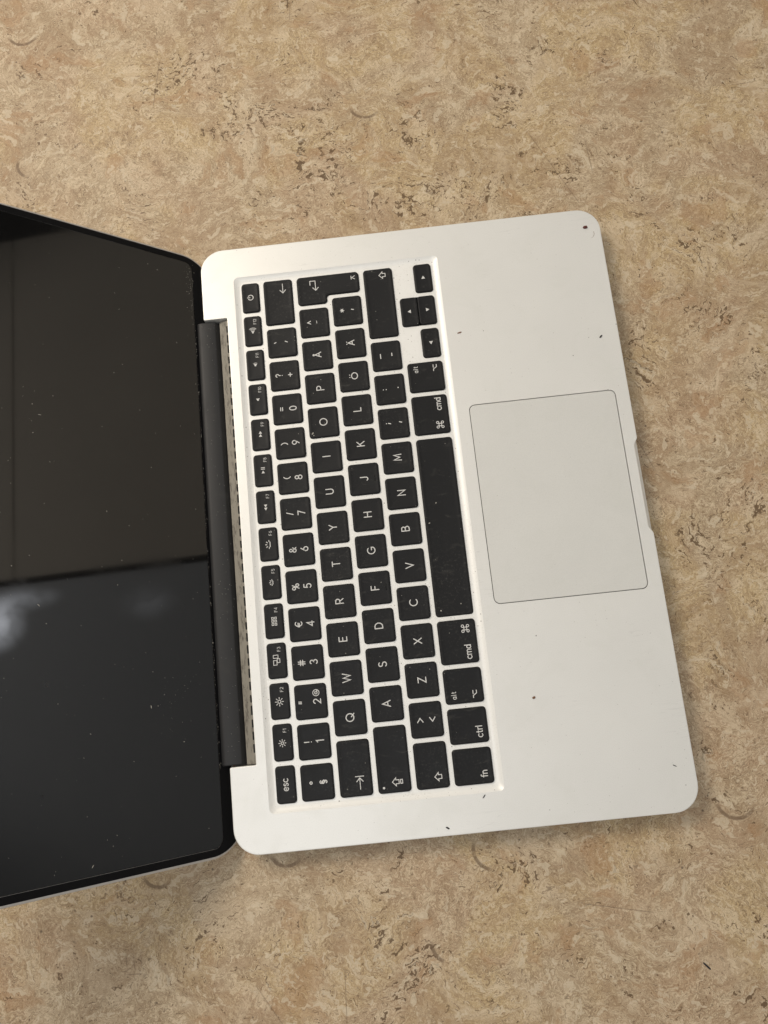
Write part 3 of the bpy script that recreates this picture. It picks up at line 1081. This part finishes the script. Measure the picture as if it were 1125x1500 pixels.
def lid_ring(d):
    """lid outline pulled in by d; the hinge corners are wide sweeps cut off straight behind the base"""
    pts = []
    x1 = LX1 - d
    R = 20 - d
    xc = 17 - 20
    ye = LY - 20 + math.sqrt(R * R - (x1 - xc) ** 2)     # where the sweep meets the straight cut
    a1 = math.atan2(ye - (LY - 20), x1 - xc)
    sweep = [(xc + R * math.cos(a1 + (math.pi / 2 - a1) * i / 10), LY - 20 + R * math.sin(a1 + (math.pi / 2 - a1) * i / 10)) for i in range(11)]
    pts += [(x, -y) for x, y in reversed(sweep)] + sweep
    r = max(1.0, 12 - d)
    for cx, cy, a in ((LX0 + d + r, LY - d - r, 90), (LX0 + d + r, -LY + d + r, 180)):
        for i in range(10):
            t = math.radians(a + 90 * i / 9)
            pts.append((cx + r * math.cos(t), cy + r * math.sin(t)))
    return pts


lid_me = mesh('lid', *loft([(lid_ring(d), z) for d, z in ((9, -5.6), (5, -5.2), (2, -4.0), (.3, -2.6), (0, -1.6), (.15, -.5), (.6, -.08), (1.0, 0))]), M['shell'], angle=35, flat=True)
lid = link('lid', lid_me, lap, (-68.1 - LB[0], 0 - LB[1], 0 - LB[2]))
lid.rotation_euler = (0, ANG, 0)
go = lid_ring(1.25)
gi = rrect(LX0 + 5.5, 3.1, -154.0, 154.0, 5.0, 9)
rub = loft([(go, -.2), (go, .05), (lid_ring(1.55), .16), (lid_ring(1.95), .20)], False, False)
gas = join(rub, filled(lid_ring(1.95), [gi], .20), loft([(gi, .20), (gi, -.2)], False, False))
gasket = link('gasket', mesh('gasket', *gas, M['gasket'], angle=50), lid)
gl = inset(gi, .14)
glass = link('screen_glass', mesh('screen_glass', *loft([(gl, -.1), (gl, .20), (inset(gl, .12), .30), (inset(gl, .30), .34)], True, True), M['glass'], angle=25, flat=True), lid)

# dust flecks on the glass and caught along the gasket
dr = random.Random(21)


def flecks(items):
    V, F = [], []
    for x, y, z, r, el, a in items:
        n = 6
        top = [(x + r * (el if True else 1) * math.cos(t * math.tau / n + .3) * math.cos(a) - r * math.sin(t * math.tau / n + .3) * math.sin(a),
                y + r * el * math.cos(t * math.tau / n + .3) * math.sin(a) + r * math.sin(t * math.tau / n + .3) * math.cos(a)) for t in range(n)]
        rr = [(px + dr.uniform(-.25, .25) * r, py + dr.uniform(-.25, .25) * r) for px, py in top]
        V, F = V, F
        o = len(V)
        V += [(p[0], p[1], z) for p in rr] + [(x + (p[0] - x) * .6, y + (p[1] - y) * .6, z + r * .5) for p in rr]
        for i in range(n):
            j = (i + 1) % n
            F.append((o + i, o + j, o + n + j, o + n + i))
        F.append(tuple(range(o + n, o + 2 * n)))
    return V, F


it = []
for _ in range(120):
    it.append((dr.uniform(-100, 2), dr.uniform(-151, 151), .33, dr.choice((.05, .06, .07, .08, .10, .17)), dr.choice((1, 1.2, 1.5, 2.5, 5)), dr.uniform(0, 3.1)))
for _ in range(36):
    it.append((dr.gauss(-18, 7), dr.gauss(-78, 12), .33, dr.choice((.05, .06, .09)), dr.uniform(1, 4), dr.uniform(0, 3.1)))
for _ in range(170):
    yy = dr.uniform(-118, 118)
    it.append((dr.gauss(3.0, .35), yy, .24, dr.choice((.07, .09, .13)), dr.uniform(1, 3.5), 1.57 + dr.uniform(-.4, .4)))
for _ in range(70):
    it.append((dr.gauss(1.5, 1.2), dr.gauss(136, 9), .33, dr.choice((.06, .08, .11)), dr.uniform(1, 3), dr.uniform(0, 3.1)))
tag(link('dust', mesh('dust', *flecks(it), M['dust'], smooth=False), glass), kind='stuff')

# dust lying on the keyboard half
it = []
for _ in range(90):
    it.append((dr.uniform(-62, -53), dr.uniform(-115, 115), -1.0, dr.choice((.06, .08, .10)), dr.uniform(1, 2), dr.uniform(0, 3)))
for x, y, r, e, a in ((49.5, -8, .30, 1.6, .6), (54.0, 2.2, .28, 1.7, 1.1), (50.2, -53.0, .38, 1.2, .3), (60.5, -50.5, .30, 1.2, .3), (-6.1, 46.6, .42, 1.9, .9), (-5.6, 45.4, .3, 1.4, .2)):
    it.append((x, y, KZ - .08, r, e, a))
tag(part('dust', *flecks(it), M['dust'], smooth=False), kind='stuff')


# ------------------------------------------------------------------ crumbs
def crumb(name, label, cat, mat, x, y, z, l, w, h, ang, seed, bend=0.0):
    r = random.Random(seed)
    n = 10
    ring = []
    for i in range(n):
        t = i * math.tau / n
        ring.append((l / 2 * math.copysign(abs(math.cos(t)) ** .7, math.cos(t)) * r.uniform(.85, 1.1),
                     w / 2 * math.copysign(abs(math.sin(t)) ** .7, math.sin(t)) * r.uniform(.85, 1.1)))
    ring = [(px, py + bend * (px / (l / 2)) ** 2) for px, py in ring]
    mid_ = [(px * 1.05, py * 1.05) for px, py in ring]
    top = [(px * .7, py * .7) for px, py in ring]
    o = link(name, mesh(name, *loft([(ring, 0), (mid_, h * .45), (top, h)]), mat, angle=50), None, (x, y, z))
    o.rotation_euler = (0, 0, ang)
    tag(o, label, cat)
    return o


crumb('paint_chip', 'tiny dark red chip on the front right corner of the laptop', 'chip', M['crumb_red'], 153.2, 147.6, .02, 2.5, 1.6, .7, .1, 1)
crumb('crumb', 'small black crumb on the palm rest near the front edge, below the red chip', 'crumb', M['crumb_black'], 151.6, 82.9, .02, 2.0, .8, .4, .75, 2)
crumb('crumb', 'black crumb on the laptop side edge below the caps and shift keys', 'crumb', M['crumb_black'], 41.5, -155.1, .02, 1.8, .75, .4, -.5, 3)
crumb('crumb', 'thin black sliver at the keyboard recess corner under the fn key', 'crumb', M['crumb_black'], 60.3, -142.6, .02, 2.1, .45, .3, .85, 4)
crumb('crumb', 'little brown crumb in the middle of the lower palm rest', 'crumb', M['crumb_brown'], 90.1, -99.6, .02, 1.5, 1.1, .5, .3, 5)
crumb('crumb', 'thin dark sliver near the rounded front left corner of the laptop', 'crumb', M['crumb_black'], 151.8, -137.5, .02, 1.9, .38, .3, -.5, 6)
crumb('crumb', 'grey smudgy crumb beside the arrow keys on the palm rest', 'crumb', M['crumb_brown'], 77.2, 94.0, .02, 2.6, .7, .25, .25, 7)
crumb('crumb', 'black splinter lying on the tabletop at the lower right', 'splinter', M['crumb_black'], 154.6, -228.9, TZ + .02, 4.6, .9, .5, -.82, 8)
# hair-fine curl beside the red chip
hp = [(154.9 + 2.6 * math.cos(t), 143.6 + 2.8 * math.sin(t)) for t in [math.radians(-75 + 95 * i / 12) for i in range(13)]]
V, F = [], []
for i, (x, y) in enumerate(hp):
    w = .09
    V += [(x - w, y, .03), (x, y, .03 + .14), (x + w, y, .03)]
for i in range(12):
    for a, b in ((0, 1), (1, 2), (2, 0)):
        F.append((3 * i + a, 3 * i + b, 3 * i + 3 + b, 3 * i + 3 + a))
F += [(0, 1, 2), (36, 37, 38)]
tag(link('hair', mesh('hair', V, F, M['crumb_brown'])), 'short curled hair beside the dark red chip on the corner', 'hair')

# ------------------------------------------------------------------ what the dark screen mirrors: the side of the room facing it, and an added emitter
def boxm(name, x0, x1, y0, y1, z0, z1, mat):
    return link(name, mesh(name, *loft([([(x0, y0), (x1, y0), (x1, y1), (x0, y1)], z0), ([(x0, y0), (x1, y0), (x1, y1), (x0, y1)], z1)]), mat, smooth=False))


wall_warm = plain('warm_wall', (0.50, 0.465, 0.41), .8, var=.10, scale=.004)
wall_cool = plain('cool_wall', (0.37, 0.40, 0.44), .6, var=.10, scale=.004)
tag(boxm('wall', 1200, 1230, 239, 1072, -700, 905, wall_warm), kind='structure')
tag(boxm('wall', 1200, 1230, 239, 1072, 909.5, 2300, wall_warm), kind='structure')
tag(boxm('wall', 1190, 1220, -1100, 222, -700, 2300, wall_cool), kind='structure')
tag(boxm('wall', 1235, 1260, 150, 1900, -700, 2300, M['dark']), kind='structure')
lm_ = NT('glow_panel')                 # added emitter, its emission ellipses shaped like the mirrored glow
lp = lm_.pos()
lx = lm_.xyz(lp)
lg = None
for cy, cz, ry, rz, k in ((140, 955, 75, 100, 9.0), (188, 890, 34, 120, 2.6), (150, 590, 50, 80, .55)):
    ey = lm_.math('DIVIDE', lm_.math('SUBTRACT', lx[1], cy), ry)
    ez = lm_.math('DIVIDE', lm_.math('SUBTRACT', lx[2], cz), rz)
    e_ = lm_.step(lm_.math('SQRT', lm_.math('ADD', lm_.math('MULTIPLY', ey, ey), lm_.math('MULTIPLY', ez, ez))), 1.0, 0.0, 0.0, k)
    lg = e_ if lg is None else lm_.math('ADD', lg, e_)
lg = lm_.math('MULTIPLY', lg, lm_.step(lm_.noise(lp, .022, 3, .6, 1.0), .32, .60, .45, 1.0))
glow_mat = lm_.out((.37, .40, .44), .6)
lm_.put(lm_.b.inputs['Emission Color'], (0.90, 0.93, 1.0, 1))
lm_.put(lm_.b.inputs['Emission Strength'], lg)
panel = boxm('glow_panel', 1187.5, 1192, -900, 220.5, 200, 1400, glow_mat)
tag(panel, 'added glowing pane seen only as the pale glow mirrored in the dark screen', 'window')
